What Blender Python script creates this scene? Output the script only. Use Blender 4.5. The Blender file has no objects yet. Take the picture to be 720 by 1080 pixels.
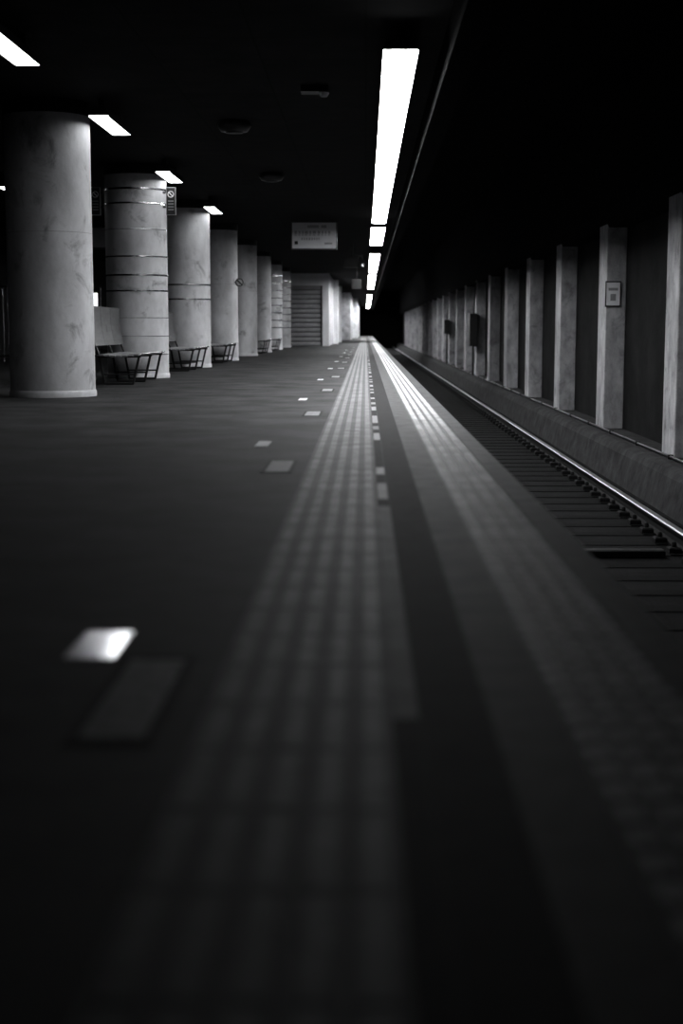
import bpy, math, random
from mathutils import Vector
random.seed(4)
S = bpy.context.scene
S.view_settings.view_transform = 'Standard'
S.view_settings.look = 'None'
S.view_settings.gamma = 0.88

# ------------------------------------------------------------ materials
def mat(name, col, rough=0.7, metal=0.0, var=0.0, scale=5.0, bump=0.0, bscale=60.0, spec=0.5, stretch=None, detail=6, stains=0.0, sscale=3.4, ramp=(.3,.7)):
    m = bpy.data.materials.new(name); m.use_nodes = True
    nt = m.node_tree; b = nt.nodes['Principled BSDF']
    b.inputs['Base Color'].default_value = (col, col, col*1.03, 1)
    b.inputs['Roughness'].default_value = rough
    b.inputs['Metallic'].default_value = metal
    b.inputs['Specular IOR Level'].default_value = spec
    geo = nt.nodes.new('ShaderNodeNewGeometry')
    src = geo.outputs['Position']
    if stretch:
        mp = nt.nodes.new('ShaderNodeMapping'); mp.inputs['Scale'].default_value = stretch
        nt.links.new(src, mp.inputs['Vector']); src = mp.outputs['Vector']
    if var > 0:
        n = nt.nodes.new('ShaderNodeTexNoise'); n.inputs['Scale'].default_value = scale; n.inputs['Detail'].default_value = detail
        n.inputs['Roughness'].default_value = 0.65
        nt.links.new(src, n.inputs['Vector'])
        r = nt.nodes.new('ShaderNodeValToRGB')
        lo = max(col*(1-var), 0); hi = min(col*(1+var), 1)
        r.color_ramp.elements[0].position = ramp[0]; r.color_ramp.elements[1].position = ramp[1]
        r.color_ramp.elements[0].color = (lo, lo, lo*1.03, 1); r.color_ramp.elements[1].color = (hi, hi, hi*1.03, 1)
        nt.links.new(n.outputs['Fac'], r.inputs['Fac']); out = r.outputs['Color']
        if stains > 0:
            n3 = nt.nodes.new('ShaderNodeTexNoise'); n3.inputs['Scale'].default_value = sscale; n3.inputs['Detail'].default_value = 9; n3.inputs['Roughness'].default_value=.7
            n3.inputs['Distortion'].default_value = .6
            nt.links.new(geo.outputs['Position'], n3.inputs['Vector'])
            r3 = nt.nodes.new('ShaderNodeValToRGB'); r3.color_ramp.elements[0].position=.55; r3.color_ramp.elements[1].position=.70
            q=1-stains
            r3.color_ramp.elements[0].color=(1,1,1,1); r3.color_ramp.elements[1].color=(q,q,q,1)
            nt.links.new(n3.outputs['Fac'], r3.inputs['Fac'])
            mx = nt.nodes.new('ShaderNodeMix'); mx.data_type='RGBA'; mx.blend_type='MULTIPLY'; mx.inputs['Factor'].default_value=1
            nt.links.new(out, mx.inputs[6]); nt.links.new(r3.outputs['Color'], mx.inputs[7]); out = mx.outputs[2]
        nt.links.new(out, b.inputs['Base Color'])
    if bump > 0:
        n2 = nt.nodes.new('ShaderNodeTexNoise'); n2.inputs['Scale'].default_value = bscale; n2.inputs['Detail'].default_value = 4
        nt.links.new(geo.outputs['Position'], n2.inputs['Vector'])
        bp = nt.nodes.new('ShaderNodeBump'); bp.inputs['Strength'].default_value = bump; bp.inputs['Distance'].default_value = .01
        nt.links.new(n2.outputs['Fac'], bp.inputs['Height']); nt.links.new(bp.outputs['Normal'], b.inputs['Normal'])
    return m

def emis(name, strength):
    m = bpy.data.materials.new(name); m.use_nodes = True
    nt = m.node_tree; nt.nodes.clear()
    e = nt.nodes.new('ShaderNodeEmission'); e.inputs['Color'].default_value = (.97, .985, 1, 1); e.inputs['Strength'].default_value = strength
    o = nt.nodes.new('ShaderNodeOutputMaterial'); nt.links.new(e.outputs[0], o.inputs[0])
    return m

def panelled(name, c1, c2, joint, bw, bh, rough=.7, axis='XY', offset=0.0, msize=.01, spec=.5):
    m = bpy.data.materials.new(name); m.use_nodes = True
    nt = m.node_tree; b = nt.nodes['Principled BSDF']; b.inputs['Roughness'].default_value = rough; b.inputs['Specular IOR Level'].default_value = spec
    geo = nt.nodes.new('ShaderNodeNewGeometry')
    sep = nt.nodes.new('ShaderNodeSeparateXYZ'); nt.links.new(geo.outputs['Position'], sep.inputs[0])
    cmb = nt.nodes.new('ShaderNodeCombineXYZ')
    nt.links.new(sep.outputs[axis[0]], cmb.inputs[0]); nt.links.new(sep.outputs[axis[1]], cmb.inputs[1])
    br = nt.nodes.new('ShaderNodeTexBrick'); br.offset = offset
    br.inputs['Scale'].default_value = 1; br.inputs['Brick Width'].default_value = bw; br.inputs['Row Height'].default_value = bh
    br.inputs['Mortar Size'].default_value = msize; br.inputs['Mortar Smooth'].default_value = .2
    for k, c in (('Color1', c1), ('Color2', c2), ('Mortar', joint)):
        br.inputs[k].default_value = (c, c, c*1.03, 1)
    nt.links.new(cmb.outputs[0], br.inputs['Vector'])
    n = nt.nodes.new('ShaderNodeTexNoise'); n.inputs['Scale'].default_value = 3; n.inputs['Detail'].default_value = 8
    nt.links.new(geo.outputs['Position'], n.inputs['Vector'])
    mr = nt.nodes.new('ShaderNodeMapRange'); mr.inputs['From Min'].default_value = .3; mr.inputs['From Max'].default_value = .7
    mr.inputs['To Min'].default_value = .6; mr.inputs['To Max'].default_value = 1.25
    nt.links.new(n.outputs['Fac'], mr.inputs['Value'])
    mx = nt.nodes.new('ShaderNodeMix'); mx.data_type = 'RGBA'; mx.blend_type = 'MULTIPLY'; mx.inputs['Factor'].default_value = 1
    nt.links.new(br.outputs['Color'], mx.inputs[6]); nt.links.new(mr.outputs[0], mx.inputs[7])
    nt.links.new(mx.outputs[2], b.inputs['Base Color'])
    return m

M = dict(
 asphalt = mat('asphalt_floor', .032, .75, var=.75, scale=1.7, bump=.5, bscale=75, detail=13, spec=.22, ramp=(.36,.66), stains=.4, sscale=1.3),
 conc_mid = mat('concrete_mid', .06, .72, var=.5, scale=7, bump=.4, bscale=70, detail=10, spec=.22),
 conc_dark = mat('concrete_dark', .016, .8, var=.4, scale=9, bump=.3, bscale=70, spec=.15),
 tact = mat('tactile_base', .075, .7, var=.45, scale=5, bump=.3, bscale=120, detail=10, spec=.25),
 tact2 = mat('tactile_bars', .15, .65, var=.5, scale=5, bump=.2, bscale=120, detail=10, spec=.25),
 dome = mat('tactile_studs', .55, .6, var=.45, scale=4, bump=.2, bscale=120, detail=10, spec=.3),
 domebase = mat('tactile_stud_base', .11, .65, var=.45, scale=4, bump=.2, bscale=120, detail=10, spec=.3),
 plate = mat('polished_marker_plate', .95, .13, metal=1),
 plate_glint = mat('painted_plate_glint', .6, .6, var=.1, scale=30),  # matte white that stands in for lamp reflections on plates
 worn = mat('worn_floor_paint', .2, .65, var=.45, scale=25, spec=.3),
 column = mat('painted_column', .55, .55, var=.30, scale=2.2, bump=.15, bscale=25, stretch=(1,1,.55), stains=.6, sscale=2.6),
 columnbase = mat('column_base', .6, .5, var=.15, scale=8),
 steel = mat('brushed_steel', .7, .22, metal=1, var=.1, scale=20),
 rail = mat('polished_rail_head', .42, .45, metal=1),
 rust = mat('rail_rust', .010, .8, var=.3, scale=12, spec=.15),
 darkmetal = mat('dark_metal', .02, .4, metal=.3, var=.2, scale=10),
 blackp = mat('black_plastic', .01, .5),
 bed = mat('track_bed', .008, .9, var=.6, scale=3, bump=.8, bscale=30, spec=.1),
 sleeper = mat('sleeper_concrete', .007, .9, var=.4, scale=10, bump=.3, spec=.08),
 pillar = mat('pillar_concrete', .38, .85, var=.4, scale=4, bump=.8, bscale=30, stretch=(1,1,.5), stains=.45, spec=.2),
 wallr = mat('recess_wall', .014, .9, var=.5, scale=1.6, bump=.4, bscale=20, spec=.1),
 ledge = mat('ledge_concrete', .036, .9, var=.6, scale=4, bump=.6, bscale=20, spec=.15),
 dark = mat('matte_near_black', .004, .95, var=.3, scale=2, spec=.05),  # even near-black; on the added wall beam it stands for shade
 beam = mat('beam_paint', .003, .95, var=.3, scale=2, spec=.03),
 ceiling = panelled('ceiling_panels', .014, .010, .004, .9, .9, .9, spec=.1),
 wallw = panelled('light_wall_panels', .75, .62, .15, .9, 3.2, .6, axis='YZ'),
 wallfr = mat('light_wall', .85, .6, var=.12, scale=2),
 walll = mat('dim_wall', .012, .8, var=.3, scale=1.2, spec=.2),
 shutter = mat('shutter_metal', .42, .5, metal=.2, var=.15, scale=6),
 shutterd = mat('shutter_groove', .08, .6),
 benchback = mat('bench_back_wood', .09, .5, var=.3, scale=3, stretch=(1,1,6)),
 benchseat = mat('bench_seat', .2, .4, var=.2, scale=6),
 white = mat('white_plastic', .75, .5, var=.05, scale=12),
 grey = mat('grey_plastic', .3, .5, var=.1, scale=12),
 signface = mat('sign_face', .6, .4, var=.06, scale=6),
 lamp = emis('lamp_diffuser', 52),
 lamp2 = emis('lamp_diffuser_side', 9),
 lit = emis('lit_panel', 1.6),
 house = mat('lamp_housing', .03, .6),
)

# ------------------------------------------------------------ mesh builder
class MB:
    def __init__(s, name, origin=(0,0,0), parent=None):
        s.n=name; s.o=Vector(origin); s.v=[]; s.f=[]; s.m=[]; s.sm=[]; s.mats=[]; s.parent=parent
    def mi(s, k):
        if k not in s.mats: s.mats.append(k)
        return s.mats.index(k)
    def add(s, vs, fs, k, smooth=False):
        b=len(s.v); s.v += [Vector(p)-s.o for p in vs]; i=s.mi(k)
        for f in fs: s.f.append([b+q for q in f]); s.m.append(i); s.sm.append(smooth)
    def box(s, x0,x1,y0,y1,z0,z1,k, bev=0.0):
        if bev<=0:
            vs=[(x0,y0,z0),(x1,y0,z0),(x1,y1,z0),(x0,y1,z0),(x0,y0,z1),(x1,y0,z1),(x1,y1,z1),(x0,y1,z1)]
            s.add(vs,[(0,3,2,1),(4,5,6,7),(0,1,5,4),(1,2,6,5),(2,3,7,6),(3,0,4,7)],k)
        else:
            b=bev
            vs=[(x0,y0,z0),(x1,y0,z0),(x1,y1,z0),(x0,y1,z0),(x0,y0,z1-b),(x1,y0,z1-b),(x1,y1,z1-b),(x0,y1,z1-b),
                (x0+b,y0+b,z1),(x1-b,y0+b,z1),(x1-b,y1-b,z1),(x0+b,y1-b,z1)]
            s.add(vs,[(0,3,2,1),(8,9,10,11),(0,1,5,4),(1,2,6,5),(2,3,7,6),(3,0,4,7),(4,5,9,8),(5,6,10,9),(6,7,11,10),(7,4,8,11)],k)
    def lathe(s, c, prof, k, seg=48, axis='Z', smooth=True, caps=True):
        vs=[]; n=len(prof)
        for r,h in prof:
            for i in range(seg):
                a=2*math.pi*i/seg; p,q=r*math.cos(a),r*math.sin(a)
                if axis=='Z': vs.append((c[0]+p,c[1]+q,c[2]+h))
                elif axis=='Y': vs.append((c[0]+p,c[1]+h,c[2]-q))
                else: vs.append((c[0]+h,c[1]+p,c[2]+q))
        fs=[(j*seg+i, j*seg+(i+1)%seg, (j+1)*seg+(i+1)%seg,(j+1)*seg+i) for j in range(n-1) for i in range(seg)]
        s.add(vs,fs,k,smooth)
        if caps:
            s.add(vs[:seg],[tuple(range(seg))[::-1]],k); s.add(vs[-seg:],[tuple(range(seg))],k)
    def tube(s, pts, r, k, seg=10):
        for a,b in zip(pts[:-1],pts[1:]):
            a=Vector(a); b=Vector(b); d=(b-a).normalized()
            u=d.orthogonal().normalized(); w=d.cross(u)
            vs=[p+(u*math.cos(2*math.pi*i/seg)+w*math.sin(2*math.pi*i/seg))*r for p in (a-d*r*.4,b+d*r*.4) for i in range(seg)]
            s.add(vs,[(i,(i+1)%seg,seg+(i+1)%seg,seg+i) for i in range(seg)],k,True)
            s.add(vs[:seg],[tuple(range(seg))[::-1]],k); s.add(vs[seg:],[tuple(range(seg))],k)
    def extrudeY(s, prof, y0,y1,k):
        n=len(prof); vs=[(x,y0,z) for x,z in prof]+[(x,y1,z) for x,z in prof]
        s.add(vs,[(i,(i+1)%n,n+(i+1)%n,n+i) for i in range(n)]+[tuple(range(n))[::-1],tuple(range(n,2*n))],k)
    def done(s):
        me=bpy.data.meshes.new(s.n+'_mesh'); me.from_pydata([tuple(p) for p in s.v],[],s.f)
        for k in s.mats: me.materials.append(M[k])
        me.polygons.foreach_set('material_index', s.m); me.polygons.foreach_set('use_smooth', s.sm)
        me.update()
        o=bpy.data.objects.new(s.n,me); o.location=s.o; S.collection.objects.link(o)
        if s.parent: o.parent=s.parent
        return o
def copy(o, loc):
    c=bpy.data.objects.new(o.name.split('.')[0], o.data); c.location=loc; S.collection.objects.link(c); return c

Y0, Y1 = -4.0, 150.0
CZ = 3.0
# ------------------------------------------------------------ shell
b=MB('floor'); b.box(-9,.70,Y0,Y1,-1.30,0,'asphalt'); b.done()
b=MB('platform_edge_paving')
b.box(.10,.228,Y0,Y1,-.01,.002,'conc_dark'); b.box(.228,.352,Y0,Y1,-.01,.003,'conc_mid')
b.box(.608,.705,Y0,Y1,-.06,.004,'conc_mid')
b.done()
b=MB('drain_joint_strip')
cur=Y0; pat=[(2.35,'conc_dark'),(2.5,'conc_dark'),(5.6,'tact'),(5.85,'conc_dark')]
for ye,k in pat:
    b.box(.052,.098,cur,ye,-.01,.003,k); cur=ye
i=0
while cur<70:
    L=random.choice([.35,.6,.4,.9]); k=['tact2','conc_dark','worn','conc_dark','conc_dark','worn','conc_dark'][i%7]
    b.box(.055,.095,cur,cur+L,-.01,.003,k); cur+=L; i+=1
b.done()

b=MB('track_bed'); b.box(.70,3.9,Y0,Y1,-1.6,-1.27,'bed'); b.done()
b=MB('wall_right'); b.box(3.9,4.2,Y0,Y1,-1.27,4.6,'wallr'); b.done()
b=MB('ceiling'); b.box(-9,.62,Y0,Y1,CZ,CZ+.2,'ceiling'); b.done()
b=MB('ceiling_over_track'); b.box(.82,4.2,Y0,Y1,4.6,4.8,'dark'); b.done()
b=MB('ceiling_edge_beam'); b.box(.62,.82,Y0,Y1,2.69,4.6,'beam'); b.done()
b=MB('added_shade_beam'); b.extrudeY([(3.899,2.20),(3.62,2.20),(3.52,2.45),(3.5,4.6),(3.899,4.6)],Y0,Y1,'dark'); b.done()  # added dark beam, shaped to stand for the shade over the pillar tops
b=MB('wall_left'); b.box(-9.2,-9,Y0,Y1,-1.3,CZ+.2,'walll'); b.done()
b=MB('wall_front'); b.box(-9.2,4.2,Y0-.2,Y0,-1.6,4.8,'walll'); b.done()
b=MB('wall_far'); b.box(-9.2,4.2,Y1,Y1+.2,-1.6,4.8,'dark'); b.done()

b=MB('wall_ledge')
b.extrudeY([(3.22,-1.27),(3.9,-1.27),(3.9,-.80),(3.42,-.80),(3.34,-.83),(3.30,-.90)],Y0,Y1,'ledge')
b.tube([(3.54,Y0,-.77),(3.54,Y1,-.77)],.018,'darkmetal',8)
yy=Y0+.5
while yy<90:
    b.box(3.51,3.57,yy,yy+.05,-.80,-.745,'darkmetal'); yy+=2.0
b.done()

# ------------------------------------------------------------ pillars on right wall
b=MB('wall_pillar',(3.75,0,-.8))
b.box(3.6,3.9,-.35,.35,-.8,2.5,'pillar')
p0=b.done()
def bev(o):
    bm=o.modifiers.new('bev','BEVEL'); bm.width=.015; bm.segments=2
bev(p0)
first=True
for k in range(-3,24):
    yc=17.3-.35+5.0*k
    if yc<Y0+1: continue
    if first: p0.location=(3.75,yc,-.8); first=False
    else: bev(copy(p0,(3.75,yc,-.8)))
py=21.6
b=MB('pillar_number_plate',(3.70,py,1.22))
b.box(3.585,3.815,py-.03,py,1.03,1.41,'darkmetal'); b.box(3.60,3.80,py-.036,py-.03,1.05,1.39,'white')
b.box(3.63,3.77,py-.039,py-.036,1.27,1.31,'grey'); b.box(3.66,3.74,py-.039,py-.036,1.12,1.22,'grey')
b.done()
for yy,z0,z1 in ((46.6,.15,1.2),(61.6,.5,1.1)):
    b=MB('trackside_equipment_cabinet',(3.5,yy,z0))
    b.box(3.36,3.598,yy-.35,yy+.3,z0,z1,'darkmetal',.02); b.box(3.40,3.56,yy-.36,yy-.35,z0+.06,z1-.06,'darkmetal')
    b.tube([(3.5,yy,z0),(3.5,yy,-.78)],.03,'darkmetal',8); b.tube([(3.5,yy,z1-.02),(3.57,yy,2.2)],.02,'darkmetal',8)
    b.done()

# ------------------------------------------------------------ track
def railprof(xc,zb):
    return [(xc-.065,zb),(xc+.065,zb),(xc+.065,zb+.012),(xc+.012,zb+.03),(xc+.012,zb+.105),(xc+.035,zb+.115),(xc+.035,zb+.142),(xc+.028,zb+.15),
            (xc-.028,zb+.15),(xc-.035,zb+.142),(xc-.035,zb+.115),(xc-.012,zb+.105),(xc-.012,zb+.03),(xc-.065,zb+.012)]
for xc in (1.38,2.84):
    b=MB('rail',(xc,0,-1.25)); b.extrudeY(railprof(xc,-1.25),Y0,Y1,'rust')
    b.extrudeY([(xc-.0365,-1.112),(xc-.0365,-1.108),(xc-.028,-1.0985),(xc+.028,-1.0985),(xc+.0365,-1.108),(xc+.0365,-1.112)],Y0,Y1,'rail'); b.done()
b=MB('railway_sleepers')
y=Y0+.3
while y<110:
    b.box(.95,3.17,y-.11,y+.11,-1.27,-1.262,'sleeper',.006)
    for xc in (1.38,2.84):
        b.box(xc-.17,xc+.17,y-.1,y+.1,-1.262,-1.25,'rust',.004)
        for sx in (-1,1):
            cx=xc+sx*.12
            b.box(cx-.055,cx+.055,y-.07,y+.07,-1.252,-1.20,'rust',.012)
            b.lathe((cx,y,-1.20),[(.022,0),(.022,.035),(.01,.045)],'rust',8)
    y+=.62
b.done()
b=MB('track_cable_trough')
for yy in (12.2,):
    b.box(1.62,2.6,yy,yy+.14,-1.262,-1.20,'blackp',.01)
b.done()

# ------------------------------------------------------------ tactile paving
b=MB('tactile_paving_bars')
y=Y0
while y<110:
    b.box(-.297,.05,y+.001,y+.299,-.01,.003,'tact')
    if 0.0<y<90:
        for j in range(5):
            cx=-.295+.034+j*.069
            b.box(cx-.018,cx+.018,y+.005,y+.295,.003,.005,'tact2',.0015)
    y+=.3
b.done()
b=MB('tactile_paving_studs')
y=Y0
while y<110:
    b.box(.356,.604,y+.002,y+.298,-.01,.003,'domebase'); y+=.3
y=.5; N=10
while y<75:
    for j in range(4):
        cx=.356+.031+j*.062
        lo=[];hi=[]
        for i in range(N):
            a=2*math.pi*(i+.5)/N; c,s_=math.cos(a),math.sin(a); e=.018 if s_>0 else -.018
            lo.append((cx+.021*c,y+.021*s_+e,.003)); hi.append((cx+.018*c,y+.018*s_+e,.005))
        b.add(lo+hi,[(i,(i+1)%N,N+(i+1)%N,N+i) for i in range(N)]+[tuple(range(N,2*N))],'dome',False)
    y+=.10
b.done()

# ------------------------------------------------------------ floor markings
b=MB('boarding_position_plates')
b.box(-.645,-.535,2.96,3.24,-.005,.003,'plate')
for k in range(1,9):
    yc=3.10+5.6*k; b.box(-.665,-.585,yc-.2,yc+.2,-.005,.003,'plate_glint')  # farther plates: lamp reflection put in as white colour
b.done()
b=MB('boarding_position_markings')
for k in range(12):
    yc=2.66+4.6*k
    b.box(-.515,-.36,yc-.33,yc+.33,-.005,.002,'conc_dark')
    b.box(-.495,-.38,yc-.29,yc+.29,-.005,.003,'worn')
b.done()

# ------------------------------------------------------------ platform columns
R=.44; CX=-3.29
def column(y, rings=()):
    b=MB('platform_column',(CX,y,0))
    b.lathe((CX,y,0),[(R,0),(R,CZ)],'column',96)
    b.lathe((CX,y,0),[(R+.012,0),(R+.012,.05),(R+.002,.07)],'columnbase',96,caps=False)
    b.lathe((CX,y,0),[(R+.01,CZ-.14),(R+.01,CZ)],'darkmetal',64,caps=False)
    if not rings: b.lathe((CX,y,0),[(R+.0015,1.68),(R+.0015,1.685)],'grey',96,caps=False)
    for z,h in rings:
        b.lathe((CX,y,0),[(R,z-h),(R+.006,z-h),(R+.006,z+h),(R,z+h)],'steel',96,caps=False,smooth=False)
    return b.done()
rg=[(2.66,.014),(2.46,.012),(1.72,.010),(1.46,.012),(1.24,.010)]
fine=[(.86,.003),(.60,.003),(.34,.003),(2.1,.003)]
for k in range(8):
    y=15+5.7*k
    rr = rg+fine if k==1 else ([(1.50,.012),(1.24,.012)] if k==2 else ([(2.5-.25*j,.012) for j in range(8)] if k in (6,7) else ()))
    column(y, rr)

def icon_ring(b, c, r, k, slash=True):
    seg=24; vs=[];y=c[1]
    for rr in (r,r*.78):
        for i in range(seg):
            a=2*math.pi*i/seg; vs.append((c[0]+rr*math.cos(a),y,c[2]+rr*math.sin(a)))
    b.add(vs,[(i,seg+i,seg+(i+1)%seg,(i+1)%seg) for i in range(seg)],k)
    if slash:
        d=r*.62; w=r*.1
        b.add([(c[0]-d-w,y,c[2]+d-w),(c[0]-d+w,y,c[2]+d+w),(c[0]+d+w,y,c[2]-d+w),(c[0]+d-w,y,c[2]-d-w)],[(3,2,1,0)],k)
for sx in (-1,1):
    yc=20.5; cx=CX+sx*(.44+.095)
    b=MB('no_smoking_sign',(cx,yc,2.5))
    b.box(cx-.07,cx+.07,yc-.02,yc+.02,2.30,2.69,'grey'); b.box(cx-.06,cx+.06,yc-.024,yc-.02,2.31,2.68,'blackp')
    icon_ring(b,(cx,yc-.026,2.59),.045,'white')
    for z in (2.49,2.45,2.41,2.37): b.box(cx-.04,cx+.04,yc-.026,yc-.024,z,z+.012,'grey')
    x0,x1=(cx+.07,CX-.42) if sx<0 else (CX+.42,cx-.07)
    for z in (2.40,2.60): b.box(min(x0,x1),max(x0,x1),yc-.01,yc+.01,z,z+.03,'steel')
    b.done()
b=MB('round_sign',(-2.98,31.72,1.75))
b.lathe((-2.78,31.74,1.72),[(.10,0),(.10,.02)],'white',24,axis='Y'); icon_ring(b,(-2.78,31.735,1.72),.09,'blackp')
b.box(-2.9,-2.78,31.76,31.78,1.70,1.74,'steel'); b.done()

# ------------------------------------------------------------ benches
def bench(yc):
    L=2.15; b=MB('platform_bench',(-3.1,yc,0)); x0,x1=-3.38,-2.84; zs=.385
    n=7
    for i in range(n):
        a=x0+.03+(x1-x0-.03)*i/n; z=zs - .025*math.sin(math.pi*(i+.5)/n)
        b.box(a,a+(x1-x0)/n-.014,yc,yc+L,z-.012,z+.008,'benchseat',.004)
    b.tube([(x1+.01,yc-.02,zs),(x1+.01,yc+L+.02,zs)],.014,'steel',10)
    b.tube([(x0,yc-.02,zs-.02),(x0,yc+L+.02,zs-.02)],.014,'darkmetal',10)
    for j in range(3):
        ya=yc+.02+j*(L/3); yb=ya+L/3-.008
        rows=[];N=8
        for i in range(N+1):
            t=i/N; z=.49+t*.50; x=-3.39-.06*t-.02*math.sin(math.pi*t)
            rows.append((x,z))
        vs=[]
        for x,z in rows: vs += [(x,ya,z),(x,yb,z)]
        for x,z in rows: vs += [(x-.022,ya,z),(x-.022,yb,z)]
        m=2*(N+1); fs=[]
        for i in range(N):
            q=2*i; fs.append((q,q+1,q+3,q+2)); fs.append((m+q,m+q+2,m+q+3,m+q+1))
            fs.append((q,q+2,m+q+2,m+q)); fs.append((q+1,m+q+1,m+q+3,q+3))
        fs.append((0,m,m+1,1)); fs.append((m-2,m-1,2*m-1,2*m-2))
        b.add(vs,fs,'benchback')
    for y in (yc+.12,yc+L/2,yc+L-.12):
        b.tube([(x0+.02,y,zs-.03),(x0+.08,y,.015),(x1-.10,y,.015),(x1-.02,y,zs-.03)],.016,'darkmetal')
        b.tube([(x0,y,zs-.03),(x1,y,zs-.03)],.016,'darkmetal')
        b.tube([(x0+.02,y,zs-.03),(-3.42,y,.52),(-3.475,y,.9)],.014,'darkmetal')
        b.tube([(x0+.07,y,.13),(x1-.08,y,.13)],.010,'darkmetal')
    b.done()
for k in (1,2,3,5,6): bench(15+5.7*k-2.78)

# ------------------------------------------------------------ lamps
def lamp(x,y0,y1,w,m,name='fluorescent_lamp',z=2.80):
    b=MB(name,(x,(y0+y1)/2,z))
    h=w/2
    b.extrudeY([(x-h,z+.012),(x+h,z+.012),(x+h*.75,z+.09),(x-h*.75,z+.09)],y0,y1,'house')
    b.box(x-h-.008,x-h,y0,y1,z-.006,z+.03,'house'); b.box(x+h,x+h+.008,y0,y1,z-.006,z+.03,'house')
    b.box(x-h+.004,x+h-.004,y0+.012,y1-.012,z,z+.010,m)
    for yy in (y0+.2,y1-.2): b.box(x-.03,x+.03,yy-.03,yy+.03,z+.09,CZ,'house')
    b.done()
def run(x,a,bb,w,m):
    n=max(1,round((bb-a)/2.5)); L=(bb-a)/n
    for i in range(n): lamp(x,a+i*L,a+(i+1)*L-.03,w,m)
run(.265,11.2,29.0,.27,'lamp'); run(.265,30.4,36.5,.30,'lamp'); run(.265,41,54,.28,'lamp'); run(.265,57,76,.28,'lamp'); run(.265,90,145,.28,'lamp')
for xx,yy in ((-2.71,11.05),(-2.66,15.2),(-2.74,20.3),(-2.72,25.9)): lamp(xx,yy-.7,yy+.7,.2,'lamp2')
for yy in (21.6,): lamp(-5.4,yy,yy+1.3,.2,'lamp2')

# ------------------------------------------------------------ ceiling items
for x,y in ((-1.4,21.6),(-1.47,16.3)):
    b=MB('ceiling_speaker',(x,y,CZ)); b.lathe((x,y,CZ),[(.05,-.12),(.15,-.11),(.19,-.05),(.17,0)],'darkmetal',32)
    b.lathe((x,y,CZ),[(.10,-.118),(.10,-.125),(.06,-.13)],'darkmetal',24); b.done()
b=MB('ceiling_smoke_detector',(-.48,14.0,CZ)); b.box(-.62,-.36,13.9,14.1,CZ-.06,CZ,'darkmetal',.0); b.lathe((-.40,13.98,CZ-.06),[(.03,-.04),(.05,-.01),(.05,0)],'white',16); b.done()

sy=30.4
b=MB('hanging_direction_sign',(-1.09,sy,2.68))
b.box(-1.56,-.60,sy-.09,sy+.09,2.36,2.93,'darkmetal')
b.box(-1.54,-.62,sy-.096,sy-.09,2.38,2.91,'signface')
fy0,fy1=sy-.099,sy-.096
for x0,x1,z0,z1 in ((-1.22,-.98,2.80,2.86),(-.93,-.82,2.80,2.86)): b.box(x0,x1,fy0,fy1,z0,z1,'grey')
x=-1.49
while x<-.72:
    w=random.uniform(.03,.07); b.box(x,x+w,fy0,fy1,2.68,2.74,'grey'); b.box(x,x+w*.8,fy0,fy1,2.645,2.665,'grey'); x+=w+.03
x=-1.35
while x<-.95:
    w=random.uniform(.02,.05); b.box(x,x+w,fy0,fy1,2.55,2.60,'grey'); x+=w+.02
b.box(-1.49,-1.42,fy0,fy1,2.46,2.53,'darkmetal')
b.box(-.86,-.70,fy0,fy1,2.46,2.50,'grey')
for xx in (-1.4,-.8): b.tube([(xx,sy,2.93),(xx,sy,CZ)],.015,'darkmetal')
b.done()

my=38.2
b=MB('hanging_convex_mirror',(-.08,my,2.4))
b.tube([(-.3,my+.03,CZ),(-.3,my+.03,2.62),(-.08,my+.03,2.62),(-.08,my+.03,2.4)],.018,'darkmetal')
b.lathe((-.08,my,2.38),[(.02,-.05),(.09,-.03),(.115,0),(.14,0),(.14,.03)],'blackp',32,axis='Y')
b.lathe((-.08,my-.008,2.38),[(.02,-.052),(.05,-.045)],'steel',24,axis='Y')
b.done()
for yy,x0,x1,z0,z1 in ((my+3,-.62,-.2,2.45,2.75),(my+14,-.5,-.15,2.15,2.5)):
    b=MB('platform_monitor',((x0+x1)/2,yy,z0))
    b.box(x0,x1,yy,yy+.35,z0,z1,'blackp',.01); b.box(x0+.03,x1-.03,yy-.005,yy,z0+.03,z1-.04,'darkmetal'); b.tube([((x0+x1)/2,yy+.15,z1-.01),((x0+x1)/2,yy+.15,CZ-.01)],.02,'darkmetal'); b.done()

# ------------------------------------------------------------ far end / shutter
WY=60.0
b=MB('wall_back')
b.box(-9,-3.3,WY,WY+.3,0,CZ,'wallfr'); b.box(-1.80,-1.52,WY-.02,WY+.3,0,CZ,'wallfr'); b.box(-3.3,-1.80,WY,WY+.3,2.5,CZ,'wallfr'); b.done()
b=MB('roller_shutter',(-2.55,WY,0))
z=0.0
while z<2.35:
    b.add([(-3.24,WY+.06,z),(-1.86,WY+.06,z),(-1.86,WY+.03,z+.04),(-3.24,WY+.03,z+.04),(-3.24,WY+.03,z+.12),(-1.86,WY+.03,z+.12),(-3.24,WY+.06,z+.16),(-1.86,WY+.06,z+.16)],
          [(0,1,2,3),(3,2,5,4),(4,5,7,6)],'shutter')
    b.box(-3.24,-1.86,WY+.055,WY+.065,z+.16,z+.195,'shutterd'); z+=.195
b.box(-3.3,-3.24,WY+.0,WY+.1,0,2.5,'darkmetal'); b.box(-1.86,-1.80,WY+.0,WY+.1,0,2.5,'darkmetal'); b.box(-3.24,-1.86,WY+.0,WY+.1,2.36,2.5,'grey')
b.done()
b=MB('wall_side')
b.box(-1.80,-1.52,WY+.3,Y1,0,CZ,'wallw')
for yy in (68,78): b.box(-1.52,-1.30,yy,yy+1.2,0,CZ,'wallfr')
b.box(-1.52,-.95,92,110,0,CZ,'wallw'); b.box(-1.52,-.6,110,Y1,0,CZ,'wallw')
b.done()
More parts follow.
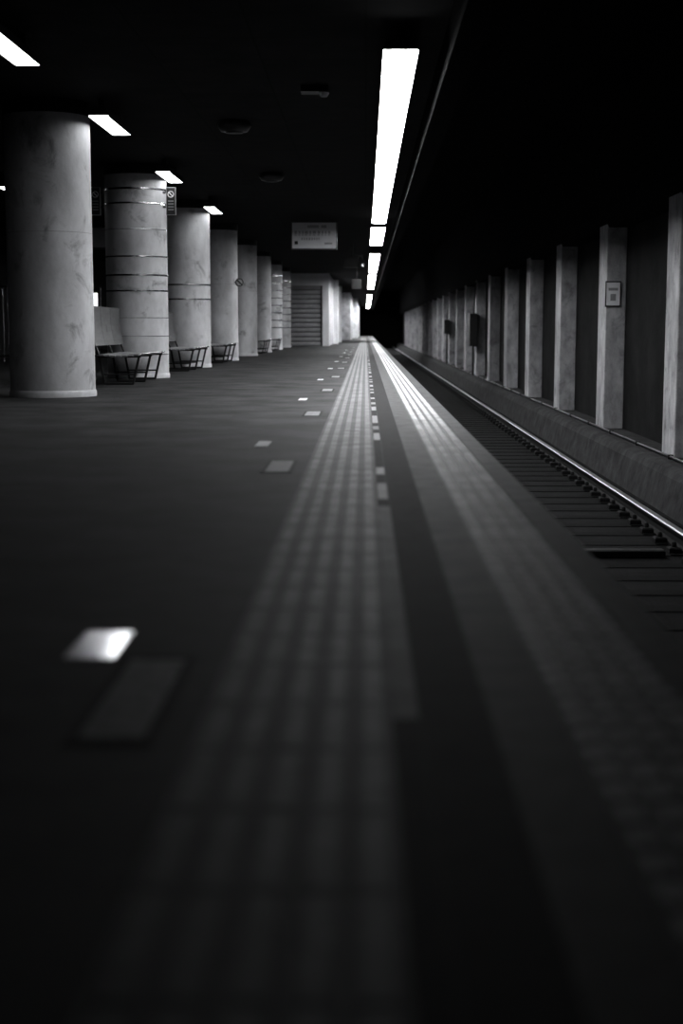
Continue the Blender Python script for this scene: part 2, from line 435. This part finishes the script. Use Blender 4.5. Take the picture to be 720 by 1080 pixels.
for i,yy in enumerate((72,84)):
    b=MB('door_%d'%(i+1),(-1.5,yy,0)); b.box(-1.519,-1.49,yy,yy+1.8,0,2.1,'grey'); b.box(-1.49,-1.48,yy+.1,yy+1.7,.1,2.0,'shutter'); b.tube([(-1.45,yy+.3,1.0),(-1.45,yy+.3,1.2)],.02,'steel'); b.done()

b=MB('steel_railing',(-8.3,31,0))
x=-8.95
while x<-7.6:
    b.tube([(x,31,0.0),(x,31,1.6)],.014,'steel',8); x+=.11
b.tube([(-8.98,31,1.6),(-7.6,31,1.6)],.025,'steel'); b.tube([(-8.98,31,.12),(-7.6,31,.12)],.02,'steel'); b.done()
b=MB('lit_poster_panel',(-5.72,30,1.3)); b.box(-5.85,-5.55,30,30.12,1.0,1.55,'darkmetal'); b.box(-5.80,-5.60,29.99,30,1.1,1.45,'lit')
b.tube([(-5.80,30.06,0),(-5.80,30.06,1.02)],.02,'darkmetal'); b.tube([(-5.60,30.06,0),(-5.60,30.06,1.02)],.02,'darkmetal'); b.done()
b=MB('hanging_sign_board',(-5.4,29,2.6)); b.box(-5.75,-5.0,29,29.12,2.3,2.75,'darkmetal'); b.box(-5.72,-5.03,28.995,29,2.33,2.72,'grey')
b.tube([(-5.6,29.06,2.75),(-5.6,29.06,CZ)],.015,'darkmetal'); b.tube([(-5.1,29.06,2.75),(-5.1,29.06,CZ)],.015,'darkmetal'); b.done()

# ------------------------------------------------------------ world / camera
w=bpy.data.worlds.new('World'); S.world=w; w.use_nodes=True
w.node_tree.nodes['Background'].inputs[0].default_value=(.5,.5,.52,1); w.node_tree.nodes['Background'].inputs[1].default_value=.002
cd=bpy.data.cameras.new('camera'); co=bpy.data.objects.new('camera',cd); S.collection.objects.link(co)
cd.sensor_fit='VERTICAL'; cd.sensor_height=36; cd.sensor_width=24; cd.lens=50; cd.clip_end=400; cd.clip_start=.05
co.location=(0,0,.7); co.rotation_euler=(math.radians(90-7.33),0,math.radians(.955))
cd.dof.use_dof=True; cd.dof.focus_distance=17; cd.dof.aperture_fstop=1.6
S.camera=co
